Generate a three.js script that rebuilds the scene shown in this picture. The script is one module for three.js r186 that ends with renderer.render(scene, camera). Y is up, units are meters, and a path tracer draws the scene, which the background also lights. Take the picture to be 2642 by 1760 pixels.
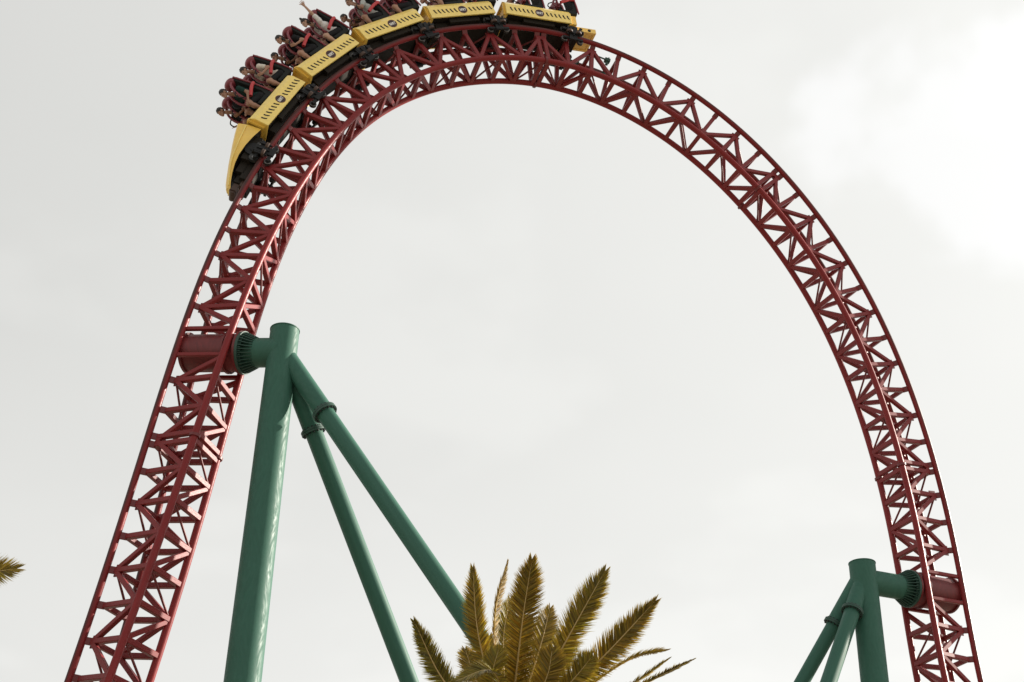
import * as THREE from 'three';
import { mergeGeometries, mergeVertices } from 'three/addons/utils/BufferGeometryUtils.js';
import { ImprovedNoise } from 'three/addons/math/ImprovedNoise.js';

// ------------------------------------------------------------------ camera, sky, sun, exposure
const scene = new THREE.Scene();
const V = (x, y, z) => new THREE.Vector3(x, y, z);
const camera = new THREE.PerspectiveCamera(2 * Math.atan(880 / 3800) * 180 / Math.PI, 2642 / 1760, 0.1, 9000);
camera.position.set(0, 1.6, 0);
{ const p = 31 * Math.PI / 180; camera.lookAt(0, 1.6 + Math.sin(p) * 100, -Math.cos(p) * 100); }
const renderer = new THREE.WebGLRenderer({ antialias: true });
renderer.toneMapping = THREE.LinearToneMapping;
renderer.toneMappingExposure = 2.0;   // the photograph is exposed for the shaded side of the steel
renderer.shadowMap.enabled = true;

const SUN = V(0.88, 0.38, -0.34).normalize();
const noise = new ImprovedNoise();
const fbm = (x, y, z, o = 5) => { let a = 0.5, s = 0; for (let i = 0; i < o; i++) { s += a * noise.noise(x, y, z); x *= 2.03; y *= 2.03; z *= 2.03; a *= 0.5; } return s; };
const smooth = (a, b, x) => { x = Math.min(1, Math.max(0, (x - a) / (b - a))); return x * x * (3 - 2 * x); };
{ // bright hazy overcast: clearer grey well aside from the sun, white towards it and towards the horizon
  const w = 1536, h = 768, d = new Float32Array(w * h * 4), dir = V(0, 0, 0);
  for (let j = 0; j < h; j++) for (let i = 0; i < w; i++) {
    const ph = ((i + 0.5) / w - 0.5) * 2 * Math.PI, el = ((j + 0.5) / h - 0.5) * Math.PI;
    dir.set(Math.cos(el) * Math.cos(ph), Math.sin(el), Math.cos(el) * Math.sin(ph));
    const ang = Math.acos(THREE.MathUtils.clamp(dir.dot(SUN), -1, 1)) * 180 / Math.PI, eld = el * 180 / Math.PI;
    let L = ang < 97 ? 0.60 + (97 - ang) * 0.0047 : 0.60 + 0.26 * Math.cos(ang * Math.PI / 180) ** 2;  // unseen sky opposite the sun raised to add fill on camera-facing sides
    L += 0.47 * Math.exp(-Math.max(0, eld) / 14);
    const q = 1 / Math.max(0.16, Math.abs(dir.y) + 0.1), cx = dir.x * q, cz = dir.z * q;
    const veil = fbm(cx * 1.1 + 3.7, 1.3, cz * 1.1 + 8.1, 5);
    L += veil * 0.075;
    const cu = smooth(0.02, 0.22, fbm(cx * 2.1 + 5.2, 4.4, cz * 2.1 + 1.9, 6)) * smooth(60, 25, Math.abs(eld - 30));   // scattered soft cumulus
    // the large white cloud standing to the right of the ride
    const az = Math.atan2(dir.x, -dir.z) * 180 / Math.PI;
    const e2 = Math.hypot((az - 23) / 7.5, (eld - 37) / 4.6) + fbm(az * 0.16, eld * 0.2, 2.2, 6) * 1.0;
    const big = smooth(1.12, 0.76, e2);
    L += 0.035 * cu + 0.085 * big;
    const o = (j * w + i) * 4;
    const g = (eld < -2 ? 0.25 : 1) * 0.5;
    d[o] = L * g * 0.997; d[o + 1] = L * g; d[o + 2] = L * g * (0.972 + 0.02 * big); d[o + 3] = 1;
  }
  const sky = new THREE.DataTexture(d, w, h, THREE.RGBAFormat, THREE.FloatType);
  sky.mapping = THREE.EquirectangularReflectionMapping; sky.magFilter = sky.minFilter = THREE.LinearFilter;
  sky.colorSpace = THREE.LinearSRGBColorSpace; sky.needsUpdate = true;
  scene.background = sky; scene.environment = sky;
}
const sun = new THREE.DirectionalLight(new THREE.Color(1, 0.93, 0.82), 5);
sun.position.copy(SUN).multiplyScalar(120).add(V(0, 18, -35)); sun.target.position.set(0, 18, -35);
sun.castShadow = true; sun.shadow.mapSize.set(4096, 4096); sun.shadow.radius = 1.5;
Object.assign(sun.shadow.camera, { left: -45, right: 45, top: 45, bottom: -45, near: 1, far: 300 });
scene.add(sun, sun.target);

// ------------------------------------------------------------------ helpers
let seed = 12345;
const rnd = () => { seed = (seed * 1664525 + 1013904223) >>> 0; return seed / 4294967296; };
const rr = (a, b) => a + (b - a) * rnd();
const taken = new Map();
const numbered = n => { const k = taken.get(n) || 0; taken.set(n, k + 1); return k ? `${n}_${String(k).padStart(3, '0')}` : n; };
function mesh(name, geo, mat, parent) { const m = new THREE.Mesh(geo, mat); m.name = name; (parent || scene).add(m); return m; }
function thing(name, label, category, group) {
  const o = new THREE.Group(); o.name = numbered(name); o.userData = { label, category }; if (group) o.userData.group = group; scene.add(o); return o;
}
const lin = (r, g, b) => new THREE.Color().setRGB(r, g, b, THREE.LinearSRGBColorSpace);
function mottle(size, fn, srgb = true) {
  const d = new Uint8Array(size * size * 4);
  for (let j = 0; j < size; j++) for (let i = 0; i < size; i++) { const c = fn(i / size, j / size), o = (j * size + i) * 4; d[o] = c[0] * 255; d[o + 1] = c[1] * 255; d[o + 2] = c[2] * 255; d[o + 3] = 255; }
  const t = new THREE.DataTexture(d, size, size); t.wrapS = t.wrapT = THREE.RepeatWrapping; t.magFilter = THREE.LinearFilter; t.minFilter = THREE.LinearMipmapLinearFilter; t.generateMipmaps = true;
  if (srgb) t.colorSpace = THREE.SRGBColorSpace; t.needsUpdate = true; return t;
}
const tn = (u, v, f, s) => { const a = u * Math.PI * 2, b = v * Math.PI * 2; return fbm(Math.cos(a) * f + s, Math.sin(a) * f + Math.cos(b) * f, Math.sin(b) * f + s * 2, 5); };
const wearMap = mottle(256, (u, v) => { const k = 0.92 + 0.22 * tn(u, v, 2.2, 1.7) + 0.10 * tn(u, v, 7, 4.1); const c = Math.min(1, Math.max(0.55, k)); return [c, c, c]; });
const roughMap = mottle(256, (u, v) => { const c = Math.min(1, Math.max(0.3, 0.75 + 0.5 * tn(u, v, 3, 9.3))); return [c, c, c]; }, false);
const P = (color, o = {}) => new THREE.MeshPhysicalMaterial({ color, roughness: 0.45, ...o });
const softMap = mottle(256, (u, v) => { const c = Math.min(1, Math.max(0.8, 0.965 + 0.07 * tn(u, v, 1.6, 3.3) + 0.03 * tn(u, v, 8, 2.1))); return [c, c, c * 0.99]; });
const M = {
  red: P(lin(0.218, 0.018, 0.019), { map: wearMap, roughnessMap: roughMap, roughness: 0.62, specularIntensity: 0.6 }),
  redDeep: P(lin(0.16, 0.015, 0.016), { map: wearMap, roughness: 0.5 }),
  rail: P(0xffffff, { vertexColors: true, roughnessMap: roughMap, roughness: 0.6, specularIntensity: 0.45 }),
  green: P(lin(0.039, 0.120, 0.089), { map: softMap, roughnessMap: roughMap, roughness: 0.75, specularIntensity: 0.45 }),
  greenDark: P(lin(0.026, 0.075, 0.055), { map: wearMap, roughness: 0.6 }),
  yellow: P(lin(0.90, 0.58, 0.10), { map: softMap, roughness: 0.42, clearcoat: 0.5, clearcoatRoughness: 0.2 }),
  yellowLit: P(lin(0.97, 0.71, 0.17), { map: softMap, roughness: 0.4, clearcoat: 0.7, clearcoatRoughness: 0.15 }),  // paler copy of yellow: brightness of the lit sides put into the colour
  black: P(lin(0.010, 0.010, 0.011), { roughness: 0.6, specularIntensity: 0.6 }),
  chassis: P(lin(0.020, 0.015, 0.010), { map: wearMap, roughness: 0.7, specularIntensity: 0.5 }),
  brown: P(lin(0.07, 0.035, 0.022), { map: wearMap, roughness: 0.6 }),
  tyre: P(lin(0.02, 0.019, 0.018), { roughness: 0.5 }),
  steel: P(lin(0.22, 0.21, 0.20), { metalness: 0.8, roughness: 0.45 }),
  slot: P(lin(0.012, 0.012, 0.012), { roughness: 0.8 }),
  seatRed: P(lin(0.20, 0.022, 0.035), { roughness: 0.5, clearcoat: 0.3 }),
  padRed: P(lin(0.48, 0.035, 0.04), { roughness: 0.5 }),
  seatBlack: P(lin(0.014, 0.016, 0.015), { roughness: 0.75, specularIntensity: 0.5 }),
  hair: P(lin(0.018, 0.013, 0.010), { roughness: 0.6, sheen: 0.3 }),
  sole: P(lin(0.5, 0.5, 0.48), { roughness: 0.7 }),
};
// square hollow section with chamfered edges, unit length along y
const sqGeo = (() => {
  const c = 0.10, a = 0.5; const s = new THREE.Shape([[a - c, -a], [a, -a + c], [a, a - c], [a - c, a], [-a + c, a], [-a, a - c], [-a, -a + c], [-a + c, -a]].map(p => new THREE.Vector2(...p)));
  const g = new THREE.ExtrudeGeometry(s, { depth: 1, bevelEnabled: false }); g.translate(0, 0, -0.5); g.rotateX(-Math.PI / 2); return g;
})();
const rodGeo = new THREE.CylinderGeometry(1, 1, 1, 10);
const basis = (x, y, z, o) => { const m = new THREE.Matrix4().makeBasis(x, y, z); if (o) m.setPosition(o); return m; };
function member(name, a, b, size, mat, parent, hint) {      // square tube from a to b, one face along hint
  const y = b.clone().sub(a), len = y.length(); y.normalize();
  const x = hint.clone().addScaledVector(y, -hint.dot(y)).normalize(), z = x.clone().cross(y);
  const m = mesh(name, sqGeo, mat, parent); m.matrixAutoUpdate = true;
  m.position.copy(a).add(b).multiplyScalar(0.5); m.quaternion.setFromRotationMatrix(basis(x, y, z)); m.scale.set(size, len, size); return m;
}
function rod(name, a, b, r, mat, parent) {
  const y = b.clone().sub(a), len = y.length(); const m = mesh(name, rodGeo, mat, parent);
  m.position.copy(a).add(b).multiplyScalar(0.5); m.quaternion.setFromUnitVectors(V(0, 1, 0), y.normalize()); m.scale.set(r, len, r); return m;
}
function cyl(a, b, r0, r1, seg = 24, open = false) {         // geometry in place
  const y = b.clone().sub(a), len = y.length(); const g = new THREE.CylinderGeometry(r1, r0, len, seg, 1, open);
  g.applyQuaternion(new THREE.Quaternion().setFromUnitVectors(V(0, 1, 0), y.normalize())); g.translate((a.x + b.x) / 2, (a.y + b.y) / 2, (a.z + b.z) / 2); return g;
}
const box = (x0, x1, y0, y1, z0, z1) => { const g = new THREE.BoxGeometry(x1 - x0, y1 - y0, z1 - z0); g.translate((x0 + x1) / 2, (y0 + y1) / 2, (z0 + z1) / 2); return g; };
const merge = gs => mergeGeometries(gs.map(g => { const n = g.index ? g.toNonIndexed() : g; for (const k of Object.keys(n.attributes)) if (!['position', 'normal', 'uv'].includes(k)) n.deleteAttribute(k); return n; }));
const tube = (pts, r, seg = 24, rad = 8) => new THREE.TubeGeometry(new THREE.CatmullRomCurve3(pts.map(p => Array.isArray(p) ? V(...p) : p)), seg, r, rad);

// ------------------------------------------------------------------ ground (below the frame)
{
  const g = new THREE.PlaneGeometry(9000, 9000); g.rotateX(-Math.PI / 2);
  const tex = mottle(256, (u, v) => { const k = 0.72 + 0.4 * tn(u, v, 3, 2.2) + 0.2 * tn(u, v, 9, 7.7); return [k, k * 0.985, k * 0.95].map(x => Math.min(1, Math.max(0.2, x))); });
  tex.repeat.set(900, 900);
  const m = mesh('ground', g, P(lin(0.46, 0.44, 0.39), { map: tex, roughness: 0.95 })); m.userData.kind = 'structure';
}

// ------------------------------------------------------------------ track curve
const CP = [[-9.885, 6.912, -31.615], [-8.985, 10.868, -31.48], [-8.253, 14.95, -31.499], [-7.729, 18.855, -31.625], [-7.158, 23.006, -31.93], [-6.334, 26.783, -32.745], [-4.837, 30.46, -33.652], [-2.092, 33.008, -34.689], [1.58, 34.026, -35.935], [5.48, 32.866, -37.292], [8.575, 30.149, -38.549], [10.725, 26.721, -39.649], [11.871, 22.675, -40.284], [12.262, 18.612, -40.471], [12.249, 14.404, -40.539], [12.727, 10.513, -40.38]];
const ROLL = [0.8066, 0.6147, 0.4091, 0.1211, -0.2573, -0.1712, 0.1296, 0.2208, 0.4232, 0.4495, 0.4765, 0.4484].map(a => [a]);
const S0 = -2, S1 = 60.35, GAUGE = 1.077, DEPTH = 1.3225;
function spline(Q, s) {
  const h = (S1 - S0) / (Q.length - 3), u = (s - S0) / h, j = Math.min(Math.max(Math.floor(u), 0), Q.length - 4), t = u - j;
  const w = [(1 - t) ** 3 / 6, (3 * t ** 3 - 6 * t * t + 4) / 6, (-3 * t ** 3 + 3 * t * t + 3 * t + 1) / 6, t ** 3 / 6];
  const dw = [-((1 - t) ** 2) / 2, (9 * t * t - 12 * t) / 6, (-9 * t * t + 6 * t + 3) / 6, t * t / 2].map(x => x / h);
  const n = Q[0].length, p = new Array(n).fill(0), q = new Array(n).fill(0);
  for (let a = 0; a < 4; a++) for (let c = 0; c < n; c++) { p[c] += w[a] * Q[j + a][c]; q[c] += dw[a] * Q[j + a][c]; }
  return [p, q];
}
function frame(s) {                                           // centre, tangent, lateral (away from the camera), inward normal
  const sc = Math.min(S1, Math.max(S0, s)); const [c, d] = spline(CP, sc), a = spline(ROLL, sc)[0][0];
  const C = V(...c), T = V(...d), sp = T.length(); T.divideScalar(sp); if (s !== sc) C.addScaledVector(T, (s - sc) * sp);
  const l = V(0, 0, -1); l.addScaledVector(T, -l.dot(T)).normalize(); const n = l.clone().cross(T);
  const ca = Math.cos(a), sa = Math.sin(a);
  return { C, t: T, l: l.clone().multiplyScalar(ca).addScaledVector(n, sa), n: n.clone().multiplyScalar(ca).addScaledVector(l, -sa) };
}
const at = (s, a, b) => { const f = frame(s); return f.C.clone().addScaledVector(f.l, a).addScaledVector(f.n, b); };   // a lateral, b inward
const hw = GAUGE / 2, hd = DEPTH / 2;
const railO = s => at(s, -hw, -hd), railT = s => at(s, hw, -hd), chN = s => at(s, -hw, hd), chF = s => at(s, hw, hd);
const inO = s => at(s, -hw + 0.13, -hd + 0.20), inT = s => at(s, hw - 0.13, -hd + 0.20);
let sA = -2, sB = 60; while (frame(sA).C.y > 0.9) sA -= 0.25; while (frame(sB).C.y > 0.9) sB += 0.25;

const track = thing('roller_coaster_track', 'dark red steel lattice track arching over in a tall hill', 'track');
{
  class TrackCurve extends THREE.Curve { constructor(f) { super(); this.f = f; } getPoint(t, o = V(0, 0, 0)) { return o.copy(this.f(sA + (sB - sA) * t)); } }
  function railTube(f, r, seg, rad, worn) {                    // own sweep: keeps the section aligned with the track frame
    const pos = [], nor = [], uv = [], col = [], idx = [];
    const red = [0.21, 0.018, 0.019];
    for (let i = 0; i <= seg; i++) {
      const s = sA + (sB - sA) * i / seg, F = frame(s), c = f(s);
      for (let k = 0; k <= rad; k++) {
        const a = k / rad * Math.PI * 2, ca = Math.cos(a), sa = Math.sin(a);
        const n = F.l.clone().multiplyScalar(ca).addScaledVector(F.n, sa);
        pos.push(c.x + n.x * r, c.y + n.y * r, c.z + n.z * r); nor.push(n.x, n.y, n.z); uv.push(k / rad, s * 0.6);
        // wheels polish and grease the running faces: dark bare steel on the outer top
        const g = worn ? smooth(-0.62, -0.12, -sa + 0.25 * fbm(s * 0.7, a, 3.1, 3)) * (0.82 + 0.5 * fbm(s * 2.3, a * 2, 7.7, 3)) : 0;
        const v = 0.94 + 0.3 * fbm(s * 0.9, a, worn ? 1.1 : 5.3, 4);
        const dk = [0.036, 0.022, 0.019];
        for (let q = 0; q < 3; q++) col.push((red[q] * (1 - g) + dk[q] * g) * v);
      }
    }
    for (let i = 0; i < seg; i++) for (let k = 0; k < rad; k++) { const a = i * (rad + 1) + k, b = a + rad + 1; idx.push(a, b, a + 1, b, b + 1, a + 1); }
    const g = new THREE.BufferGeometry(); g.setAttribute('position', new THREE.Float32BufferAttribute(pos, 3)); g.setAttribute('normal', new THREE.Float32BufferAttribute(nor, 3));
    g.setAttribute('uv', new THREE.Float32BufferAttribute(uv, 2)); g.setAttribute('color', new THREE.Float32BufferAttribute(col, 3)); g.setIndex(idx); return g;
  }
  mesh('running_rail', railTube(railO, 0.085, 420, 14, true), M.rail, track);
  mesh('running_rail', railTube(railT, 0.085, 420, 14, true), M.rail, track);
  mesh('lower_chord', railTube(chN, 0.092, 420, 14, false), M.rail, track);
  mesh('lower_chord', railTube(chF, 0.092, 420, 14, false), M.rail, track);

  const nodes = [];
  for (let k = -14; k <= 76; k++) {
    if (k === 9 || k === 56) continue;
    const s = k <= 8 ? k : k <= 55 ? k + 0.55 : k + 1.35;
    if (s < sA || s > sB) continue;
    nodes.push({ k, s, big: k <= 52 ? k % 2 === 0 : Math.abs(k % 2) === 1, joint: [6, 30, 40, 52].includes(k) });
  }
  const SZ = 0.128, SB = 0.118;
  function bay(s) {
    const F = frame(s);
    member('side_rung', inO(s), chN(s), SZ, M.red, track, F.l); member('side_rung', inT(s), chF(s), SZ, M.red, track, F.l);
    member('lower_rung', chN(s), chF(s), SZ * 1.08, M.red, track, F.n); member('upper_rung', inO(s), inT(s), SZ * 0.95, M.red, track, F.n);
    for (const [f, g, sg] of [[railO, inO, 1], [railT, inT, -1]]) {       // plate bracket carrying the rail
      const b = member('rail_bracket', f(s), g(s), 0.1, M.redDeep, track, F.l); b.scale.x = 0.05; b.scale.z = 0.17;
    }
  }
  for (const nd of nodes) {
    if (nd.joint) {
      for (const e of [-0.13, 0.13]) bay(nd.s + e);
      for (const f of [chN, chF]) { const c = f(nd.s), t = frame(nd.s).t; rod('joint_flange', c.clone().addScaledVector(t, -0.035), c.clone().addScaledVector(t, 0.035), 0.135, M.redDeep, track); }
    } else bay(nd.s);
    if (nd.big) {   // gusset plates where the braces gather
      const F = frame(nd.s);
      for (const f of [inO, inT]) { const c = f(nd.s); const g = mesh('gusset_plate', sqGeo, M.redDeep, track); g.position.copy(c).addScaledVector(F.n, 0.08); g.quaternion.setFromRotationMatrix(basis(F.t, F.n, F.l)); g.scale.set(0.30, 0.22, 0.03); }
    }
  }
  for (let i = 0; i + 1 < nodes.length; i++) {
    const a = nodes[i], b = nodes[i + 1], F = frame((a.s + b.s) / 2);
    if (b.k - a.k > 1) {   // bay with the support beam
      const m = (a.s + b.s) / 2;
      for (const [u, e] of [[a, -0.62], [b, 0.62]]) { member('side_brace', inO(u.s), chN(m + e), SB, M.red, track, F.l); member('side_brace', inT(u.s), chF(m + e), SB, M.red, track, F.l); }
      continue;
    }
    const big = a.big ? a : b, small = a.big ? b : a;
    member('side_brace', inO(big.s), chN(small.s), SB, M.red, track, F.l); member('side_brace', inT(big.s), chF(small.s), SB, M.red, track, F.l);
    const fall = a.k < 30 ? -1 : 1;               // bracing falls away from the summit on both flanks
    const bigIsUp = fall > 0 ? big === a : big === b;
    if (bigIsUp) { rod('tie_rod', chN(big.s), chF(small.s), 0.03, M.redDeep, track); rod('tie_rod', inO(big.s), inT(small.s), 0.03, M.redDeep, track); }
    else member('lower_brace', chF(small.s), chN(big.s), SB * 0.95, M.red, track, F.n);
  }
  // sensors clamped to the rungs beyond the tail of the train
  for (const [s, a, b] of [[33.2, -0.32, -0.36], [33.35, 0.30, -0.36], [32.1, -0.05, -0.1]]) {
    const F = frame(s), c = at(s, a, b) ; const q = new THREE.Quaternion().setFromRotationMatrix(basis(F.t, F.n.clone().negate(), F.l.clone().negate()));
    const sb = mesh('proximity_sensor', merge([box(-0.09, 0.09, -0.06, 0.06, -0.07, 0.07), box(-0.38, -0.09, 0.01, 0.045, -0.02, 0.02), box(0.02, 0.06, 0.06, 0.16, -0.02, 0.02), box(-0.04, 0.04, -0.2, -0.06, -0.03, 0.03)]), M.greenDark, track); sb.position.copy(c); sb.quaternion.copy(q);
  }
}

// ------------------------------------------------------------------ green support towers
function tower(s, reach, capUp, base, rTop, rBase, rArm, struts, label) {
  const F = frame(s), A = F.C.clone().addScaledVector(F.n, reach);
  // red cross beam is part of the track
  const n = F.n, C = F.C; const on = d => C.clone().addScaledVector(n, d);
  const bm = mesh('support_beam', merge([cyl(on(-hd - 0.02), on(0.80), 0.48, 0.48, 32), cyl(on(-hd + 0.02), on(-hd + 0.08), 0.53, 0.53, 32), cyl(on(hd - 0.2), on(hd - 0.14), 0.53, 0.53, 32), cyl(on(0.80), on(0.86), 0.55, 0.55, 36)]), M.redDeep, track);
  for (const e of [-1, 1]) for (const q of [-1, 1]) { const m = member('beam_stiffener', C.clone().addScaledVector(n, -hd).addScaledVector(F.l, q * 0.5).addScaledVector(F.t, e * 0.40), on(hd).addScaledVector(F.l, q * 0.5).addScaledVector(F.t, e * 0.40), 0.1, M.red, track, F.l); m.scale.x = 0.1; }
  const t = thing('support_tower', label, 'support', 'green steel towers holding up the track');
  const top = V(A.x, capUp, A.z), foot = V(...base);
  const dir = top.clone().sub(foot).normalize();
  const bot = foot.clone();
  const colG = cyl(bot, top, rBase, rTop, 48); { const uv = colG.attributes.uv; for (let i = 0; i < uv.count; i++) uv.setXY(i, uv.getX(i) * 3, uv.getY(i) * 8); }
  const col = mesh('column', colG, M.green, t);
  mesh('cap_plate', cyl(top.clone().addScaledVector(dir, -0.012), top.clone().addScaledVector(dir, 0.012), rTop + 0.012, rTop + 0.012, 48), M.green, col);
  const axisAt = y => foot.clone().lerp(top, y / top.y);
  mesh('arm', cyl(on(0.9), axisAt(A.y), rArm, rArm, 40, true), M.green, t);
  const fl = mesh('arm_flange', cyl(on(0.862), on(0.93), 0.545, 0.545, 48), M.greenDark, t);
  // fins round the flange
  const fin = (() => { const sh = new THREE.Shape([new THREE.Vector2(0, rArm - 0.02), new THREE.Vector2(0, 0.52), new THREE.Vector2(0.06, 0.51), new THREE.Vector2(0.32, rArm + 0.02), new THREE.Vector2(0.32, rArm - 0.02)]); const g = new THREE.ExtrudeGeometry(sh, { depth: 0.018, bevelEnabled: false }); g.translate(0, 0, -0.009); return g; })();
  for (let i = 0; i < 32; i++) {
    const a = i / 32 * Math.PI * 2, rad = F.l.clone().multiplyScalar(Math.cos(a)).addScaledVector(F.t, Math.sin(a));
    const m = mesh('stiffener_fin', fin, M.greenDark, t); m.position.copy(on(0.93)); m.quaternion.setFromRotationMatrix(basis(n, rad, n.clone().cross(rad)));
    const ab = a + Math.PI / 32, rb = F.l.clone().multiplyScalar(Math.cos(ab)).addScaledVector(F.t, Math.sin(ab)); const c = on(0.93).addScaledVector(rb, 0.47);
    rod('bolt', c, c.clone().addScaledVector(n, 0.06), 0.022, M.greenDark, fl);
  }
  for (const [dy, end, tf, ru, rl] of struts) {
    const a = axisAt(A.y + dy), e = V(...end), f = a.clone().lerp(e, tf), d = e.clone().sub(a).normalize();
    const st = mesh('strut', cyl(f, e, rl * 1.06, rl, 32), M.green, t);
    mesh('strut_stub', cyl(a, f, ru, ru, 32), M.green, t);
    const f1 = mesh('strut_flange', merge([cyl(f.clone().addScaledVector(d, -0.05), f.clone().addScaledVector(d, -0.004), 0.305, 0.305, 36), cyl(f.clone().addScaledVector(d, 0.004), f.clone().addScaledVector(d, 0.05), 0.305, 0.305, 36)]), M.greenDark, t);
    const u = V(0, 0, 1).cross(d).normalize(), v = d.clone().cross(u);
    for (let i = 0; i < 16; i++) { const q = i / 16 * Math.PI * 2, c = f.clone().addScaledVector(u, Math.cos(q) * 0.262).addScaledVector(v, Math.sin(q) * 0.262); rod('bolt', c.clone().addScaledVector(d, -0.085), c.clone().addScaledVector(d, 0.085), 0.02, M.black, f1); }
    const foot2 = mesh('foot_plate', box(e.x - 0.45, e.x + 0.45, 0.0, 0.12, e.z - 0.45, e.z + 0.45), M.greenDark, t);
  }
  mesh('foot_plate', box(foot.x - 0.8, foot.x + 0.8, 0.0, 0.14, foot.z - 0.8, foot.z + 0.8), M.greenDark, t);
}
tower(9.27, 1.93, 20.72, [-6.15, 0, -31.32], 0.36, 0.47, 0.37, [[0.05, [7.314, 0, -29], 0.0914, 0.235, 0.205], [0.05, [2.931, 0, -37], 0.097, 0.235, 0.205]], 'green support tower with thick column beside the climbing left leg of track');
tower(56.95, 2.49, 17.83, [9.62, 0, -39.37], 0.375, 0.40, 0.355, [[0.1, [1.966, 0, -34], 0.0651, 0.24, 0.205], [0.25, [-1.373, 0, -42], 0.0823, 0.24, 0.19]], 'green support tower beside the descending right leg of track');

// ------------------------------------------------------------------ the train
// local axes of a car: x towards the tail, y away from the rails, z towards the camera side; origin midway between the rails
function setOnTrack(o, s) { const F = frame(s); o.position.copy(F.C).addScaledVector(F.n, -hd); o.quaternion.setFromRotationMatrix(basis(F.t, F.n.clone().negate(), F.l.clone().negate())); o.updateMatrix(); }
function profileX(pts, x0, x1, shear = 0) {                  // closed (z,y) outline swept along x
  const sh = new THREE.Shape(pts.map(p => new THREE.Vector2(p[0], p[1]))); const g = new THREE.ExtrudeGeometry(sh, { depth: x1 - x0, bevelEnabled: true, bevelSize: 0.008, bevelThickness: 0.008, bevelSegments: 1 });
  g.rotateY(-Math.PI / 2); g.scale(-1, 1, 1); { const ix = g.attributes.position; for (let i = 0; i < ix.count; i += 3) for (const k of Object.keys(g.attributes)) { const a = g.attributes[k], n = a.itemSize; for (let c = 0; c < n; c++) { const t = a.array[(i + 1) * n + c]; a.array[(i + 1) * n + c] = a.array[(i + 2) * n + c]; a.array[(i + 2) * n + c] = t; } } }
  g.translate(x0, 0, 0); g.computeVertexNormals(); return g;
}
const discZ = (r, w, x, y, z, seg = 22) => { const g = new THREE.CylinderGeometry(r, r, w, seg); g.rotateX(Math.PI / 2); g.translate(x, y, z); return g; };
const discY = (r, w, x, y, z, seg = 22) => { const g = new THREE.CylinderGeometry(r, r, w, seg); g.translate(x, y, z); return g; };
const ring = (r, t, x, y, z) => { const g = new THREE.TorusGeometry(r, t, 6, 22); g.translate(x, y, z); return g; };
const emblemMat = (() => {
  const c = document.createElement('canvas'); c.width = c.height = 256; const x = c.getContext('2d');
  x.fillStyle = '#3a130f'; x.fillRect(0, 0, 256, 256); x.fillStyle = '#5a2018'; x.beginPath(); x.arc(128, 128, 126, 0, 7); x.fill(); x.fillStyle = '#2c0f0c'; x.beginPath(); x.arc(128, 128, 108, 0, 7); x.fill();
  x.save(); x.translate(128, 132); x.transform(1, 0, -0.12, 1.25, 0, 0); x.fillStyle = '#f4efe6'; x.font = 'bold 92px sans-serif'; x.textAlign = 'center'; x.textBaseline = 'middle'; x.fillText('MRT', 0, 0); x.restore();
  const t = new THREE.CanvasTexture(c); t.colorSpace = THREE.SRGBColorSpace; return P(0xffffff, { map: t, roughness: 0.45 });
})();
const emblemGeo = new THREE.CircleGeometry(0.15, 32);
const slotGeo = (() => { const s = new THREE.Shape(); s.moveTo(-0.042, 0.078); s.quadraticCurveTo(-0.040, -0.01, 0.020, -0.080); s.lineTo(0.062, -0.072); s.quadraticCurveTo(0.012, 0.0, 0.006, 0.078); const g = new THREE.ExtrudeGeometry(s, { depth: 0.004, bevelEnabled: false, curveSegments: 5 }); return g; })();
const sideGeo = q => profileX([[q * 0.69, 0.34], [q * 0.72, 0.34], [q * 0.72, 0.76], [q * 0.64, 0.90], [q * 0.60, 0.90], [q * 0.69, 0.745]], -1.10, 1.12);
const sideGeos = { 1: sideGeo(1), '-1': sideGeo(-1) };

// wheel carrier at one end of a car; wheels are sub-parts
const carrierGeo = q => merge([box(-0.13, 0.13, -0.27, 0.30, q * 0.68 - 0.035, q * 0.68 + 0.035), box(-0.36, 0.36, 0.13, 0.21, q * 0.64 - 0.05, q * 0.64 + 0.05), box(-0.33, 0.33, -0.235, -0.165, q * 0.66 - 0.03, q * 0.66 + 0.03), box(-0.10, 0.10, 0.10, 0.30, q * 0.30 - 0.36, q * 0.30 + 0.36), box(-0.2, 0.2, -0.06, 0.06, q * 0.72 - 0.02, q * 0.72 + 0.05), ...[-0.2, 0, 0.2].map(x => box(x - 0.02, x + 0.02, -0.12, 0.25, q * 0.73 - 0.02, q * 0.73 + 0.02))]);
const bogieG = { c1: carrierGeo(1), c2: carrierGeo(-1), road: merge([discZ(0.135, 0.09, 0, 0, 0)]), hub: merge([discZ(0.055, 0.11, 0, 0, 0, 12)]), up: discZ(0.105, 0.07, 0, 0, 0), upRim: ring(0.088, 0.012, 0, 0, 0.036), side: discY(0.105, 0.08, 0, 0, 0), beam: merge([box(-0.12, 0.12, 0.16, 0.34, -0.62, 0.62), discY(0.14, 0.3, 0, 0.3, 0), box(-0.3, 0.3, 0.2, 0.26, -0.3, 0.3)]) };
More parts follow.
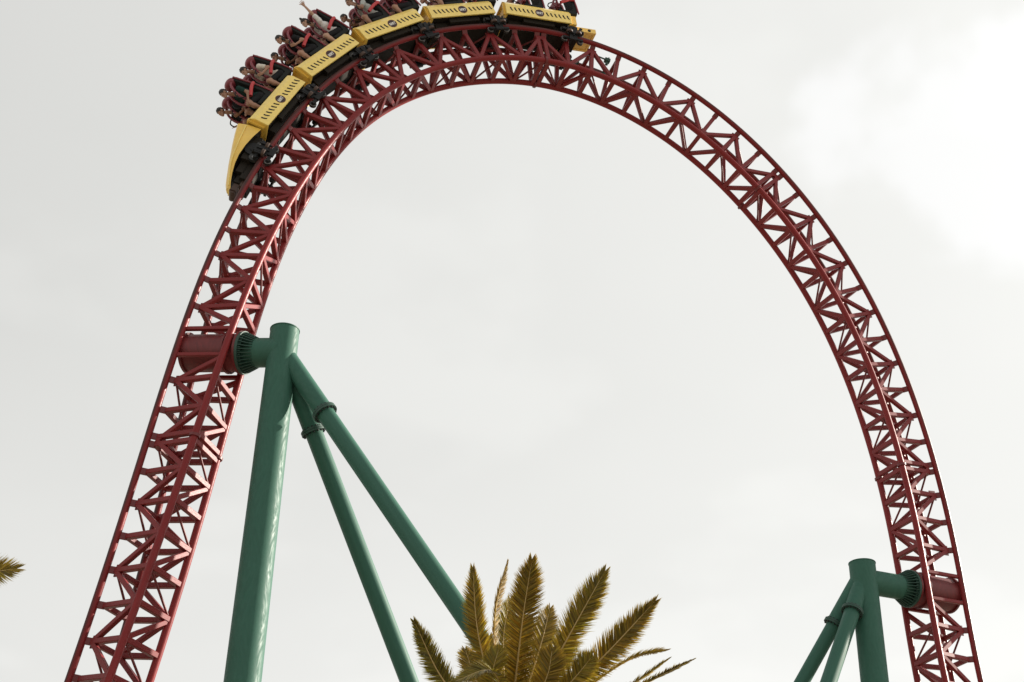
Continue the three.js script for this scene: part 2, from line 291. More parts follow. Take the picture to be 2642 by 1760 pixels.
function bogie(parent, s) {
  const rel = new THREE.Object3D(); setOnTrack(rel, s); const m = new THREE.Matrix4().copy(parent.matrix).invert().multiply(rel.matrix);
  const b = mesh('bogie', bogieG.beam, M.chassis, parent); m.decompose(b.position, b.quaternion, b.scale);
  mesh('wheel_carrier', bogieG.c1, M.black, b); mesh('wheel_carrier', bogieG.c2, M.black, b);
  for (const q of [1, -1]) for (const x of [-0.27, 0.27]) {
    const w = mesh('road_wheel', bogieG.road, M.tyre, b); w.position.set(x, 0.085 + 0.135, q * hw);
    const u = mesh('upstop_wheel', bogieG.up, M.tyre, b); u.position.set(x, -0.085 - 0.105, q * (hw + 0.02));
    const r = mesh('wheel_rim', bogieG.upRim, M.steel, b); r.position.set(x, -0.19, q * (hw + 0.02)); if (q < 0) r.rotation.y = Math.PI;
    const h = mesh('wheel_hub', bogieG.hub, M.steel, b); h.position.set(x, 0.22, q * hw);
    const g = mesh('guide_wheel', bogieG.side, M.brown, b); g.position.set(x * 0.55, 0, q * (hw + 0.085 + 0.105));
  }
  return b;
}
// seat shapes, origin under the rider's head: x=0 head, backrest behind
const seatG = {
  shell: (() => { const sh = new THREE.Shape([[0.62, 0.95], [0.10, 0.99], [0.08, 1.05], [0.50, 1.05], [0.555, 1.20], [0.50, 1.62], [0.44, 1.98], [0.50, 2.04], [0.56, 1.98], [0.62, 1.5], [0.66, 1.1]].map(p => new THREE.Vector2(...p))); const g = new THREE.ExtrudeGeometry(sh, { depth: 0.38, bevelEnabled: true, bevelSize: 0.02, bevelThickness: 0.02, bevelSegments: 2 }); g.translate(0, 0, -0.19); return g; })(),
  head: (() => { const g = new THREE.SphereGeometry(1, 18, 12); g.scale(0.19, 0.135, 0.215); g.rotateZ(-0.35); g.translate(0.42, 2.05, 0); return g; })(),
  frame: q => tube([[0.48, 2.06, q * 0.225], [0.56, 1.75, q * 0.225], [0.64, 1.35, q * 0.225], [0.68, 0.95, q * 0.225]], 0.026, 14, 7),
  harness: merge([1, -1].map(q => tube([[0.46, 2.02, q * 0.13], [0.30, 2.00, q * 0.15], [0.16, 1.86, q * 0.155], [0.08, 1.66, q * 0.15], [0.07, 1.48, q * 0.13], [0.12, 1.36, q * 0.09]], 0.036, 22, 8)).concat([tube([[0.12, 1.37, 0.12], [0.09, 1.35, 0], [0.12, 1.37, -0.12]], 0.05, 8, 8), box(0.07, 0.17, 1.28, 1.42, -0.1, 0.1)])),
  handle: q => tube([[0.10, 1.74, q * 0.17], [-0.04, 1.68, q * 0.2], [-0.07, 1.55, q * 0.2], [0.04, 1.46, q * 0.17]], 0.018, 14, 6),
  lap: q => tube([[0.60, 1.50, q * 0.265], [0.46, 1.47, q * 0.275], [0.30, 1.40, q * 0.27], [0.14, 1.32, q * 0.24]], 0.050, 14, 8),
};
for (const k of ['frame', 'handle', 'lap']) { const f = seatG[k]; seatG[k] = { 1: f(1), '-1': f(-1) }; }
function seat(car, x, z) {
  const s = mesh('seat', seatG.shell, M.seatBlack, car); s.position.set(x, 0, z);
  s.scale.set(1.08, 1.06, 1.08); s.position.y = -0.06;
  mesh('headrest', seatG.head, M.seatRed, s); mesh('shoulder_harness', seatG.harness, M.seatRed, s);
  for (const q of [1, -1]) { mesh('seat_frame', seatG.frame[q], M.seatRed, s); mesh('grab_handle', seatG.handle[q], M.black, s); mesh('lap_bar', seatG.lap[q], M.padRed, s); }
}
const ROWS = [-0.42, 0.76], SEATZ = 0.36, CARS = [];
const carWords = ['leading', 'second', 'third', 'fourth', 'last'];
const tubG = merge([box(-1.06, 1.06, 0.36, 0.42, -0.68, 0.68), box(-0.96, 0.96, 0.14, 0.34, -0.44, 0.44), box(-0.7, 0.7, 0.09, 0.14, -0.3, 0.3), box(-0.5, 0.55, 0.2, 0.35, -0.60, 0.60)]);
const frontG = profileX([[-0.68, 0.34], [0.68, 0.34], [0.68, 0.76], [0.60, 0.93], [-0.60, 0.93], [-0.68, 0.76]], -1.10, -1.06);
const lipG = merge([box(-1.16, -1.06, 0.90, 0.95, -0.60, 0.60), box(-1.15, -1.10, 0.42, 0.93, -0.60, -0.52), box(-1.15, -1.10, 0.42, 0.93, 0.52, 0.60)]);
const rearG = profileX([[-0.66, 0.34], [0.66, 0.34], [0.66, 0.74], [0.56, 0.84], [-0.56, 0.84], [-0.66, 0.74]], 1.06, 1.10);
for (let i = 0; i < 5; i++) {
  const car = thing('coaster_car', `${carWords[i]} yellow passenger car of the train with vent slots and round emblem`, 'train car', 'yellow cars of the coaster train');
  setOnTrack(car, 19.2 + 2.82 * i); CARS.push(car);
  mesh('chassis', tubG, M.chassis, car);
  const fw = mesh('front_wall', frontG, M.yellow, car); mesh('front_lip', lipG, M.yellow, fw); mesh('rear_wall', rearG, M.yellow, car);
  for (const q of [1, -1]) {
    const sp = mesh('side_panel', sideGeos[q], M.yellowLit, car);
    const e = mesh('emblem', emblemGeo, emblemMat, sp); e.position.set(q > 0 ? 0.04 : 0.04, 0.565, q * 0.734); if (q < 0) e.rotation.y = Math.PI;
    for (const b of [-0.93, 0.30]) for (let k = 0; k < 6; k++) { const v = mesh('vent_slot', slotGeo, M.slot, sp); v.position.set(b + k * 0.143, 0.56, q * 0.7285 - (q < 0 ? 0.004 : 0)); }
  }
  for (const r of ROWS) for (const z of [SEATZ, -SEATZ]) seat(car, r, z);
  bogie(car, [20.2, 23.12, 25.95, 28.85, 31.72][i]);
  if (i === 4) {                                                  // tail frame behind the last car
    const tb = mesh('tail_beam', merge([box(1.02, 1.35, 0.42, 0.78, 0.10, 0.62), box(1.3, 2.08, 0.34, 0.52, 0.36, 0.44), box(1.3, 2.08, 0.34, 0.52, -0.44, -0.36), box(2.0, 2.08, 0.34, 0.52, -0.36, 0.36), box(1.1, 2.0, 0.36, 0.40, -0.36, 0.36)]), M.yellow, car);
    for (const x of [1.55, 1.85]) for (const z of [0.445, -0.445]) mesh('lightening_hole', discZ(0.055, 0.008, x, 0.43, z, 16), M.slot, tb);
  }
}
{ // pointed front unit
  const nose = thing('coaster_nose', 'yellow pointed front cowl of the train with dark chassis beneath', 'train car', 'yellow cars of the coaster train');
  setOnTrack(nose, 16.55);
  // hood lofted from rear section to the tip
  const secs = [[1.15, 1.16, 0.43, 0.66, 0.50], [0.75, 1.07, 0.52, 0.66, 0.50], [0.38, 0.98, 0.58, 0.64, 0.46], [0.03, 0.89, 0.62, 0.57, 0.38], [-0.25, 0.82, 0.62, 0.47, 0.30], [-0.52, 0.74, 0.58, 0.36, 0.22], [-0.76, 0.66, 0.52, 0.25, 0.15], [-0.92, 0.58, 0.46, 0.15, 0.09]];
  const rows = secs.map(([x, yt, yb, hwid, tw]) => [[x, yb, hwid], [x + 0.02, yb + (yt - yb) * 0.55, hwid - 0.01], [x + 0.03, yt - 0.04, (hwid + tw) / 2], [x + 0.04, yt, tw], [x + 0.06, yt + 0.03, 0], [x + 0.04, yt, -tw], [x + 0.03, yt - 0.04, -(hwid + tw) / 2], [x + 0.02, yb + (yt - yb) * 0.55, -hwid + 0.01], [x, yb, -hwid]]);
  const pos = [], idx = [], uv = []; const n = rows[0].length;
  rows.forEach((r, i) => r.forEach((p, k) => { pos.push(...p); uv.push(i / 8, k / 8); }));
  for (let i = 0; i + 1 < rows.length; i++) for (let k = 0; k + 1 < n; k++) { const a = i * n + k, b = a + n; idx.push(a, a + 1, b, b, a + 1, b + 1); }
  const last = (rows.length - 1) * n; for (let k = 1; k + 1 < n; k++) idx.push(last, last + k, last + k + 1);
  const g = new THREE.BufferGeometry(); g.setAttribute('position', new THREE.Float32BufferAttribute(pos, 3)); g.setAttribute('uv', new THREE.Float32BufferAttribute(uv, 2)); g.setIndex(idx);
  const ng = g.toNonIndexed(); ng.computeVertexNormals();
  const ym = M.yellow.clone(); ym.side = THREE.DoubleSide;
  const hood = mesh('hood', ng, ym, nose);
  for (const q of [1, -1]) mesh('hood_ridge', tube([[1.10, 0.86, q * 0.662], [0.4, 0.80, q * 0.640], [-0.25, 0.73, q * 0.468], [-0.85, 0.54, q * 0.19]], 0.02, 16, 6), M.yellowLit, hood);
  mesh('chassis', merge([box(-0.6, 1.0, 0.12, 0.34, -0.36, 0.36), box(0.0, 0.98, 0.3, 0.56, -0.50, 0.50), box(-0.4, 0.1, 0.30, 0.54, -0.36, 0.36), box(-0.7, -0.3, 0.22, 0.46, -0.24, 0.24)]), M.chassis, nose);
  { const bp = []; for (let i = 0; i + 1 < secs.length; i++) { const a = rows[i][0], b = rows[i][n - 1], c = rows[i + 1][0], d = rows[i + 1][n - 1]; const u = 0.012; for (const v of [a, c, b, b, c, d]) bp.push(v[0], v[1] + u, v[2] * 0.985); }
    const bg = new THREE.BufferGeometry(); bg.setAttribute('position', new THREE.Float32BufferAttribute(bp, 3)); bg.setAttribute('uv', new THREE.Float32BufferAttribute(new Float32Array(bp.length / 3 * 2), 2)); bg.computeVertexNormals(); const dm = M.chassis.clone(); dm.side = THREE.DoubleSide; mesh('hood_gap_filler', bg, dm, nose); }  // added dark sheet closing the open hood, hides its lit far inside
  mesh('drive_drum', merge([discZ(0.24, 0.12, 0.42, 0.36, 0.5, 26), discZ(0.10, 0.15, 0.42, 0.36, 0.5, 16)]), M.black, nose);
  mesh('bumper', merge([box(-0.98, -0.72, 0.28, 0.44, -0.20, 0.20), discZ(0.09, 0.34, -0.97, 0.38, 0, 14)]), M.brown, nose);
  mesh('under_frame', merge([box(-0.8, -0.3, 0.16, 0.26, 0.16, 0.26), box(-0.8, -0.3, 0.16, 0.26, -0.26, -0.16), box(-0.62, -0.54, 0.17, 0.25, -0.2, 0.2)]), M.brown, nose);
  bogie(nose, 16.95);
}

// ------------------------------------------------------------------ riders: bodies meshed from a smooth distance field
function surfaceNet(f, lo, hi, h) {
  const nx = Math.ceil((hi[0] - lo[0]) / h) + 1, ny = Math.ceil((hi[1] - lo[1]) / h) + 1, nz = Math.ceil((hi[2] - lo[2]) / h) + 1;
  const F = new Float32Array(nx * ny * nz), I = (i, j, k) => (k * ny + j) * nx + i;
  for (let k = 0; k < nz; k++) for (let j = 0; j < ny; j++) for (let i = 0; i < nx; i++) F[I(i, j, k)] = f(lo[0] + i * h, lo[1] + j * h, lo[2] + k * h);
  const id = new Int32Array(nx * ny * nz).fill(-1), pos = [], idx = [];
  const E = [[0, 1], [0, 2], [0, 4], [1, 3], [1, 5], [2, 3], [2, 6], [3, 7], [4, 5], [4, 6], [5, 7], [6, 7]];
  for (let k = 0; k < nz - 1; k++) for (let j = 0; j < ny - 1; j++) for (let i = 0; i < nx - 1; i++) {
    const c = []; let m = 0; for (let q = 0; q < 8; q++) { const v = F[I(i + (q & 1), j + ((q >> 1) & 1), k + (q >> 2))]; c.push(v); if (v < 0) m |= 1 << q; }
    if (m === 0 || m === 255) continue;
    let x = 0, y = 0, z = 0, n = 0;
    for (const [a, b] of E) if ((c[a] < 0) !== (c[b] < 0)) { const t = c[a] / (c[a] - c[b]); x += (a & 1) + t * ((b & 1) - (a & 1)); y += ((a >> 1) & 1) + t * (((b >> 1) & 1) - ((a >> 1) & 1)); z += (a >> 2) + t * ((b >> 2) - (a >> 2)); n++; }
    id[I(i, j, k)] = pos.length / 3; pos.push(lo[0] + (i + x / n) * h, lo[1] + (j + y / n) * h, lo[2] + (k + z / n) * h);
  }
  const quad = (a, b, c, d, fl) => { if (fl) idx.push(a, c, b, a, d, c); else idx.push(a, b, c, a, c, d); };
  for (let k = 1; k < nz - 1; k++) for (let j = 1; j < ny - 1; j++) for (let i = 1; i < nx - 1; i++) {
    const v = F[I(i, j, k)] < 0;
    if (v !== (F[I(i + 1, j, k)] < 0)) quad(id[I(i, j - 1, k - 1)], id[I(i, j, k - 1)], id[I(i, j, k)], id[I(i, j - 1, k)], !v);
    if (v !== (F[I(i, j + 1, k)] < 0)) quad(id[I(i - 1, j, k - 1)], id[I(i - 1, j, k)], id[I(i, j, k)], id[I(i, j, k - 1)], !v);
    if (v !== (F[I(i, j, k + 1)] < 0)) quad(id[I(i - 1, j - 1, k)], id[I(i, j - 1, k)], id[I(i, j, k)], id[I(i - 1, j, k)], !v);
  }
  const g = new THREE.BufferGeometry(); g.setAttribute('position', new THREE.Float32BufferAttribute(pos, 3)); g.setAttribute('uv', new THREE.Float32BufferAttribute(new Float32Array(pos.length / 3 * 2), 2)); g.setIndex(idx); g.computeVertexNormals(); return g;
}
function cap(a, b, ra, rb) {
  const dx = b[0] - a[0], dy = b[1] - a[1], dz = b[2] - a[2], L = dx * dx + dy * dy + dz * dz || 1e-9;
  return (x, y, z) => { const px = x - a[0], py = y - a[1], pz = z - a[2]; let t = (px * dx + py * dy + pz * dz) / L; t = t < 0 ? 0 : t > 1 ? 1 : t; const qx = px - dx * t, qy = py - dy * t, qz = pz - dz * t; return Math.sqrt(qx * qx + qy * qy + qz * qz) - (ra + (rb - ra) * t); };
}
const ell = (c, r) => (x, y, z) => { const a = (x - c[0]) / r[0], b = (y - c[1]) / r[1], d = (z - c[2]) / r[2], k = Math.sqrt(a * a + b * b + d * d); return (k - 1) * Math.min(r[0], r[1], r[2]); };
const blend = (fs, k) => (x, y, z) => { let d = fs[0](x, y, z); for (let i = 1; i < fs.length; i++) { const e = fs[i](x, y, z), h = Math.max(k - Math.abs(d - e), 0) / k; d = Math.min(d, e) - h * h * k * 0.25; } return d; };
function hand(w, d, side, spread) {                           // palm, four fingers, thumb; w wrist, d unit direction, side unit across the palm
  const p = (f, s, u = 0) => [w[0] + d[0] * f + side[0] * s, w[1] + d[1] * f + side[1] * s, w[2] + d[2] * f + side[2] * s + u];
  const fs = [cap(p(0, -0.01), p(0.075, -0.022), 0.026, 0.02), cap(p(0, 0.01), p(0.075, 0.022), 0.026, 0.02)];
  [[-0.032, 0.062], [-0.011, 0.082], [0.011, 0.088], [0.032, 0.078]].forEach(([s, L], i) => { const e = s * (1 + spread * 1.4); fs.push(cap(p(0.075, s), p(0.075 + L * 0.55, e), 0.0105, 0.0095)); fs.push(cap(p(0.075 + L * 0.55, e), p(0.075 + L, e * (1 + spread * 0.5)), 0.0095, 0.008)); });
  fs.push(cap(p(0.02, 0.03), p(0.055, 0.065), 0.014, 0.011)); fs.push(cap(p(0.055, 0.065), p(0.09, 0.078), 0.011, 0.009));
  return fs;
}
const norm = a => { const l = Math.hypot(...a); return a.map(x => x / l); }, sub = (a, b) => a.map((x, i) => x - b[i]), mix = (a, b, t) => a.map((x, i) => x + (b[i] - x) * t);
function riderShapes(pose, longHair, bun) {
  const hip = q => [0.40, 1.17, q * 0.09], kn = q => [-0.06, 1.25, q * 0.15], an = q => [0.05, 0.83, q * 0.13];
  const sh = q => [0.235, 1.715, q * 0.185];
  const arms = { grip: q => [[0.27, 1.47, q * 0.27], [0.02, 1.50, q * 0.215], [-0.9, 0.35, 0]], lap: q => [[0.20, 1.44, q * 0.25], [-0.02, 1.30, q * 0.20], [-0.8, -0.4, 0]], up: q => [[0.22, 2.02, q * 0.24], [0.25, 2.30, q * 0.27], [0.05, 1, 0.05 * q]], forward: q => [[0.02, 1.63, q * 0.25], [-0.20, 1.78, q * 0.24], [-0.7, 0.7, 0]], face: q => [[0.04, 1.52, q * 0.24], [-0.07, 1.78, q * 0.13], [-0.1, 1, -0.3 * q]] };
  const A = q => arms[q > 0 ? pose[0] : pose[1]](q);
  const hc = [0.0, 1.985, 0];
  const body = [cap([0.39, 1.19, -0.06], [0.39, 1.19, 0.06], 0.135, 0.135), cap([0.37, 1.25, 0], [0.33, 1.42, 0], 0.125, 0.115), cap([0.31, 1.55, -0.06], [0.31, 1.55, 0.06], 0.12, 0.12), cap([0.24, 1.70, -0.12], [0.24, 1.70, 0.12], 0.075, 0.075), cap([0.18, 1.76, 0], [0.075, 1.90, 0], 0.058, 0.052)];
  for (const q of [1, -1]) {
    const [el, wr] = A(q); body.push(cap(sh(q), el, 0.052, 0.041), cap(el, wr, 0.040, 0.028), cap(hip(q), kn(q), 0.088, 0.062), cap(kn(q), mix(kn(q), an(q), 0.35), 0.058, 0.060), cap(mix(kn(q), an(q), 0.35), an(q), 0.060, 0.038), cap(an(q), [-0.14, 0.795, q * 0.14], 0.038, 0.03));
  }
  const gb = surfaceNet(blend(body, 0.05), [-0.3, 0.70, -0.42], [0.58, 2.42, 0.42], 0.018);
  // head with brow, nose, lips, chin, ears; looking forward and a little down
  const rot = (p) => { const a = 0.22, x = p[0], y = p[1]; return [hc[0] + x * Math.cos(a) - y * Math.sin(a) * -1, hc[1] + x * Math.sin(a) * 1 + y * Math.cos(a), hc[2] + p[2]]; };
  const head = [ell(rot([0.012, 0.03, 0]), [0.098, 0.105, 0.078]), cap(rot([-0.025, -0.055, 0]), rot([-0.055, -0.085, 0]), 0.055, 0.030), cap(rot([-0.088, 0.012, 0]), rot([-0.110, -0.022, 0]), 0.011, 0.014), cap(rot([-0.085, 0.028, -0.035]), rot([-0.085, 0.028, 0.035]), 0.014, 0.014), cap(rot([-0.085, -0.055, -0.018]), rot([-0.085, -0.055, 0.018]), 0.010, 0.010), ell(rot([0.02, -0.005, 0.08]), [0.022, 0.032, 0.012]), ell(rot([0.02, -0.005, -0.08]), [0.022, 0.032, 0.012])];
  const gh = surfaceNet(blend(head, 0.02), [hc[0] - 0.17, hc[1] - 0.17, -0.12], [hc[0] + 0.15, hc[1] + 0.17, 0.12], 0.0085);
  const hands = [1, -1].map(q => { const [, wr, d] = A(q); const dn = norm(d); const f = blend(hand(wr, dn, norm([dn[1] * 0.6 * q, -dn[0] * 0.6 * q, 0.8]), (q > 0 ? pose[0] : pose[1]) === 'up' ? 0.5 : 0.05), 0.008); return surfaceNet(f, [wr[0] - 0.22, wr[1] - 0.22, wr[2] - 0.22], [wr[0] + 0.22, wr[1] + 0.22, wr[2] + 0.22], 0.009); });
  const out = { body: mergeGeometries([gb, gh, ...hands]) };
  const cloth = [cap([0.39, 1.19, -0.06], [0.39, 1.19, 0.06], 0.15, 0.15), cap([0.37, 1.25, 0], [0.33, 1.42, 0], 0.142, 0.132), cap([0.31, 1.55, -0.06], [0.31, 1.55, 0.06], 0.134, 0.134), cap([0.24, 1.70, -0.12], [0.24, 1.70, 0.12], 0.087, 0.087)];
  for (const q of [1, -1]) { const [el] = A(q); cloth.push(cap(sh(q), mix(sh(q), el, 0.55), 0.068, 0.066)); }
  const cf = blend(cloth, 0.05); out.shirt = surfaceNet((x, y, z) => Math.max(cf(x, y, z) + 0.004 * Math.sin(y * 60 + x * 25) * Math.sin(z * 34), 1.16 - y, -cap([0.17, 1.77, 0], [0.05, 1.94, 0], 0.068, 0.08)(x, y, z)), [-0.1, 1.05, -0.4], [0.6, 2.15, 0.4], 0.018);
  const tr = [cap([0.40, 1.17, -0.07], [0.40, 1.17, 0.07], 0.148, 0.148)]; for (const q of [1, -1]) tr.push(cap(hip(q), mix(hip(q), kn(q), 0.68), 0.104, 0.09));
  const tf = blend(tr, 0.04); out.shorts = surfaceNet((x, y, z) => Math.max(tf(x, y, z), y - 1.27), [-0.05, 0.98, -0.34], [0.6, 1.3, 0.34], 0.02);
  const sc = []; for (const q of [1, -1]) sc.push(cap([0.07, 0.80, q * 0.13], [-0.14, 0.785, q * 0.14], 0.052, 0.042), cap([0.06, 0.86, q * 0.13], [0.06, 0.80, q * 0.13], 0.05, 0.05)); out.shoes = surfaceNet(blend(sc, 0.02), [-0.25, 0.70, -0.26], [0.2, 0.95, 0.26], 0.018);
  const hr = [ell(rot([0.022, 0.045, 0]), [0.108, 0.108, 0.090])]; if (longHair) hr.push(cap(rot([0.09, 0.02, 0]), rot([0.16, -0.14, 0.0]), 0.06, 0.04), cap(rot([0.05, -0.03, 0.06]), rot([0.09, -0.16, 0.07]), 0.035, 0.02)); if (bun) hr.push(cap(rot([0.0, 0.14, 0]), rot([-0.02, 0.20, 0]), 0.032, 0.036));
  const hf = blend(hr, 0.03), ax = rot([0, 0, 0]); out.hair = surfaceNet((x, y, z) => { const dx = x - ax[0], dy = y - ax[1], u = dx * Math.cos(0.22) + dy * Math.sin(0.22) * 1, v = -dx * Math.sin(0.22) + dy * Math.cos(0.22); const lump = 0.006 * Math.sin(x * 90 + z * 50) * Math.sin(y * 80); return Math.max(hf(x, y, z) + lump, Math.min(-u - 0.045 + 0, 0.055 - v) * 0.9); }, [hc[0] - 0.22, hc[1] - 0.3, -0.16], [hc[0] + 0.34, hc[1] + 0.3, 0.16], 0.0115);
  return out;
}
const poseCache = new Map();
const skins = [lin(0.36, 0.19, 0.125), lin(0.30, 0.155, 0.10), lin(0.44, 0.26, 0.18)].map(c => P(c, { roughness: 0.55 }));
const cloths = { green: lin(0.018, 0.045, 0.04), cream: lin(0.68, 0.62, 0.54), black: lin(0.018, 0.018, 0.02), white: lin(0.72, 0.70, 0.68), grey: lin(0.42, 0.44, 0.41), maroon: lin(0.09, 0.02, 0.03), pink: lin(0.5, 0.3, 0.28), brown: lin(0.07, 0.045, 0.03), navy: lin(0.02, 0.025, 0.045) };
const clothMats = Object.fromEntries(Object.entries(cloths).map(([k, c]) => [k, P(c, { roughness: 0.9, map: wearMap, specularIntensity: 0.3 })]));
function rider(row, near, shirt, shorts, pose, hairStyle, skin, label) {
  const key = pose.join() + hairStyle; if (!poseCache.has(key)) poseCache.set(key, riderShapes(pose, hairStyle === 'long' || hairStyle === 'bun', hairStyle === 'bun'));
  const G = poseCache.get(key), car = CARS[Math.floor(row / 2)];
  const p = thing('person', label, 'person', 'riders strapped into the coaster train');
  p.quaternion.copy(car.quaternion); p.scale.setScalar(1.1); p.position.copy(V(ROWS[row % 2], -0.11, near ? SEATZ : -SEATZ).applyQuaternion(car.quaternion).add(car.position));
  const b = mesh('body', G.body, skins[skin], p); mesh('shirt', G.shirt, clothMats[shirt], p); mesh('shorts', G.shorts, clothMats[shorts], p); mesh('shoes', G.shoes, M.black, p); mesh('hair', G.hair, M.hair, p);
}
rider(0, true, 'green', 'black', ['lap', 'lap'], 'short', 1, 'person in dark green shirt in the front row, nearer seat');
rider(0, false, 'black', 'navy', ['grip', 'grip'], 'short', 0, 'person in black shirt in the front row, farther seat, lowest on the climb');
rider(1, true, 'cream', 'black', ['grip', 'lap'], 'short', 0, 'person in cream shirt in the second row, arms on the restraint');
rider(2, true, 'black', 'black', ['grip', 'lap'], 'long', 0, 'person in black top with long hair in the third row, nearer seat');
rider(2, false, 'black', 'navy', ['grip', 'forward'], 'short', 1, 'dark haired person in black in the third row, farther seat');
rider(3, true, 'white', 'black', ['up', 'lap'], 'bun', 2, 'person in white shirt with hair bun raising one arm high');
rider(3, false, 'pink', 'navy', ['grip', 'up'], 'short', 0, 'person in the fourth row, farther seat, one hand raised behind another headrest');
rider(4, true, 'grey', 'black', ['face', 'grip'], 'short', 1, 'person in grey shirt in the fifth row with a hand held to the chin');
rider(4, false, 'brown', 'black', ['grip', 'grip'], 'short', 1, 'person in brown shirt in the fifth row, farther seat');
rider(5, true, 'maroon', 'black', ['grip', 'grip'], 'long', 0, 'person in maroon top in the sixth row, legs seen above the yellow side');
rider(6, true, 'pink', 'black', ['grip', 'grip'], 'short', 0, 'person in the seventh row, mostly above the top edge of the picture');
rider(6, false, 'pink', 'brown', ['lap', 'lap'], 'short', 0, 'person in the seventh row, farther seat, cut off by the picture edge');
rider(8, false, 'black', 'black', ['lap', 'lap'], 'short', 1, 'person in black in the ninth row at the top of the hill');

// ------------------------------------------------------------------ palms
const leafMat = P(lin(0.46, 0.31, 0.032), { roughness: 0.6, transmission: 0.58, thickness: 0, side: THREE.DoubleSide, specularIntensity: 0.6, vertexColors: true });
const rachisMat = P(lin(0.48, 0.34, 0.14), { roughness: 0.6 });
const trunkMat = P(lin(0.16, 0.11, 0.07), { roughness: 0.95, map: wearMap });
function frondGeo(pts, faceDir, width, dens = 1) {
  const tint = [rr(0.75, 1.15), rr(0.88, 1.08)];           // pts: heart, mid, tip; faceDir: normal of the blade
  const c = new THREE.CatmullRomCurve3(pts); const L = c.getLength();
  const pos = [], nor = [], col = [];
  const n = Math.round(L * 115 * dens);
  for (let i = 0; i < n; i++) {
    const u = 0.13 + 0.87 * (i + rr(-0.3, 0.3)) / n; if (u > 0.997) continue;
    const p = c.getPoint(Math.max(0, Math.min(1, u))), t = c.getTangent(Math.min(0.999, u));
    const nf = faceDir.clone().addScaledVector(t, -faceDir.dot(t)).normalize(), sd = t.clone().cross(nf);
    for (const q of [1, -1]) {
      const prof = Math.pow(Math.sin(Math.PI * Math.min(1, 0.10 + 0.84 * u)), 0.75);
      const len = width * 0.98 * (0.14 + 0.92 * prof) * rr(0.78, 1.12), lean = 0.72 + 0.6 * u * u + 2.2 * smooth(0.82, 1, u) + rr(-0.14, 0.14), lift = rr(-0.05, 0.42);
      const d = sd.clone().multiplyScalar(q).addScaledVector(t, lean).addScaledVector(nf, lift).normalize();
      const tip = p.clone().addScaledVector(d, len).addScaledVector(V(0, -1, 0), len * len * 0.18 * rr(0.3, 1.2));
      const wv = d.clone().cross(nf).addScaledVector(nf, rr(-0.9, 0.9)).normalize().multiplyScalar(0.0095 + 0.004 * rnd()), wb = wv.clone().multiplyScalar(0.75);
      const mid = p.clone().lerp(tip, 0.4), nn = d.clone().cross(wv).normalize();
      const b = mid.clone().add(wv), e = mid.clone().sub(wv), a0 = p.clone().add(wb), a1 = p.clone().sub(wb);
      for (const v of [a0, a1, b, b, a1, e, b, e, tip]) { pos.push(v.x, v.y, v.z); nor.push(nn.x, nn.y, nn.z); }
      const k = rr(0.4, 1.25) * tint[0], yl = rr(0.85, 1.1) * tint[1]; for (let s = 0; s < 9; s++) col.push(k * yl, k, k * 0.9);
    }
  }
  const g = new THREE.BufferGeometry(); g.setAttribute('position', new THREE.Float32BufferAttribute(pos, 3)); g.setAttribute('normal', new THREE.Float32BufferAttribute(nor, 3)); g.setAttribute('color', new THREE.Float32BufferAttribute(col, 3)); g.setAttribute('uv', new THREE.Float32BufferAttribute(new Float32Array(pos.length / 3 * 2), 2));
  // tapered midrib
  const rg = new THREE.TubeGeometry(c, 22, 1, 6); { const ps = rg.attributes.position, nm = rg.attributes.normal; const R = 7; for (let i = 0; i < ps.count; i++) { const u = Math.floor(i / R) / 22, r = 0.030 * (1 - 0.9 * u) + 0.003, ctr = c.getPointAt(u); ps.setXYZ(i, ctr.x + nm.getX(i) * r, ctr.y + nm.getY(i) * r, ctr.z + nm.getZ(i) * r); } }
  return { leaf: g, rib: rg };
}
function palm(heart, label, list, extra, spreadSeed) {
  const t = thing('date_palm', label, 'palm tree', 'date palms below the ride');
  const H = V(...heart);
  const tg = []; const pts = []; for (let i = 0; i <= 40; i++) { const y = i / 40; pts.push(new THREE.Vector2(0.34 + 0.10 * Math.exp(-y * 12) + (i % 2 ? 0.03 : 0) + 0.14 * smooth(0.88, 0.97, y), y * (H.y - 0.25))); } pts.push(new THREE.Vector2(0.001, H.y - 0.1));
  const tr = mesh('trunk', new THREE.LatheGeometry(pts, 20), trunkMat, t); tr.position.set(H.x, 0, H.z);
  const add = (p, face, w) => { const { leaf, rib } = frondGeo(p, face, w); const f = mesh('frond', leaf, leafMat, t); mesh('midrib', rib, rachisMat, f); };
  for (const [mid, tip, face, w] of list) add([H.clone(), V(...mid).add(H), V(...tip).add(H)], V(...face), w);
  seed = spreadSeed;
  for (let i = 0; i < extra; i++) {
    const az = i * 2.39996 + rr(-0.2, 0.2); if (H.x < -5 && Math.cos(az) > 0.45) continue;
    const el = rr(-0.55, 0.12), L = rr(2.6, 3.3), cz = Math.cos(az), sz = Math.sin(az);
    const mid = V(cz * L * 0.5, L * 0.5 * Math.sin(el + 0.35) , sz * L * 0.5), tip = V(cz * L * 0.92, L * (Math.sin(el) - 0.22), sz * L * 0.92);
    add([H.clone(), mid.add(H), tip.add(H)], V(cz * -0.4, 1, sz * -0.4).normalize(), 0.42);
  }
}
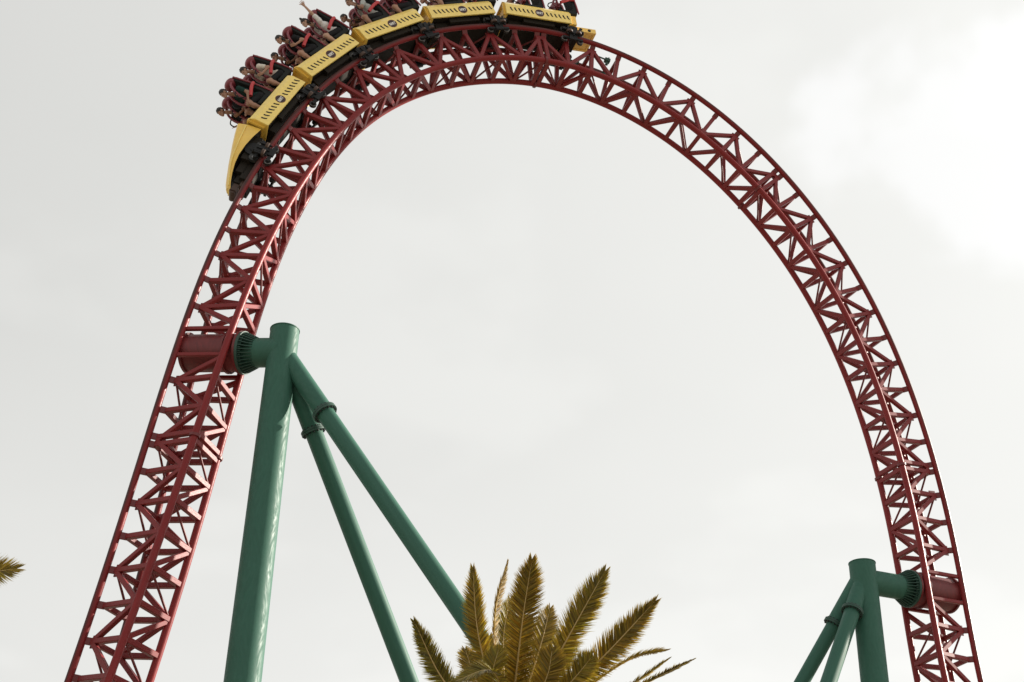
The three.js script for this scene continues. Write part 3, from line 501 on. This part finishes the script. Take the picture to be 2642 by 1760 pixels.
palm([-0.08, 9.39, -27.99], 'large date palm with golden fronds spreading in front of the green strut', [
  [[-1.19, 0.98, 0.94], [-1.74, 1.85, 1.81], [0.25, -0.1, 1], 0.36],
  [[-0.57, 1.96, 0.95], [-0.67, 3.03, 1.47], [-0.5, 0, 1], 0.36],
  [[-0.26, 2.29, 0.68], [-0.02, 3.4, 0.88], [1, 0, 0.25], 0.3],
  [[-0.09, 2.2, -0.08], [0.03, 3.06, -0.26], [0.6, 0, 1], 0.36],
  [[0.29, 2.02, 1.68], [0.45, 2.86, 2.3], [0.1, -0.1, 1], 0.44],
  [[0.65, 2.11, -0.25], [0.85, 2.98, -0.54], [0.3, 0, 1], 0.4],
  [[1.27, 1.96, 1.3], [1.84, 2.87, 1.73], [-0.3, -0.1, 1], 0.44],
  [[1.78, 1.29, 1.47], [2.71, 2.06, 2.29], [-0.4, -0.3, 1], 0.42],
  [[2.36, 1.72, -0.01], [3.2, 2.13, -0.59], [-0.3, 1, 0.15], 0.3],
  [[2.5, 1.16, 0.47], [3.1, 1.58, 0.48], [-0.3, 1, 0.1], 0.24],
  [[2.63, 0.92, 1.14], [3.39, 1.16, 1.63], [-0.2, 1, 0.3], 0.3],
  [[-0.3, 0.81, 2.12], [-0.92, 0.52, 2.41], [0.1, 0.7, 0.7], 0.34],
  [[-0.35, 1.88, -0.62], [-0.38, 2.48, -0.84], [-0.3, 0, 1], 0.36],
  [[1.04, 1.91, -0.72], [1.26, 2.68, -0.96], [0.2, 0, 1], 0.4],
  [[0.23, 2.06, -0.4], [0.43, 2.71, -0.47], [0.2, 0, 1], 0.4],
  [[-0.27, 0.97, 1.51], [-0.17, 1.36, 1.63], [-0.3, 0, 1], 0.34],
  [[0.73, 0.89, 1.59], [0.82, 1.32, 1.73], [0.1, 0, 1], 0.4],
  [[1.25, 0.87, 1.57], [1.53, 1.14, 1.85], [-0.3, -0.2, 1], 0.38],
  [[-0.68, 1.48, -0.04], [-0.84, 1.99, -0.2], [0.3, 0, 1], 0.34],
], 22, 777);
palm([-13.03, 12.18, -28.64], 'date palm at the left edge, one frond tip poking into the picture', [
  [[1.66, 0.72, 0.41], [2.92, 0.89, 0.54], [0.1, 0.1, 1], 0.60],
  [[-0.6, 1.6, 0.3], [-1.0, 2.8, 0.5], [0, 0.2, 1], 0.42],
  [[-1.5, 1.2, 0.2], [-2.6, 1.8, 0.3], [0, 0.5, 1], 0.42]
], 22, 4242);

scene.traverse(o => { if (o.isMesh) { o.castShadow = true; o.receiveShadow = true; } });
renderer.render(scene, camera);
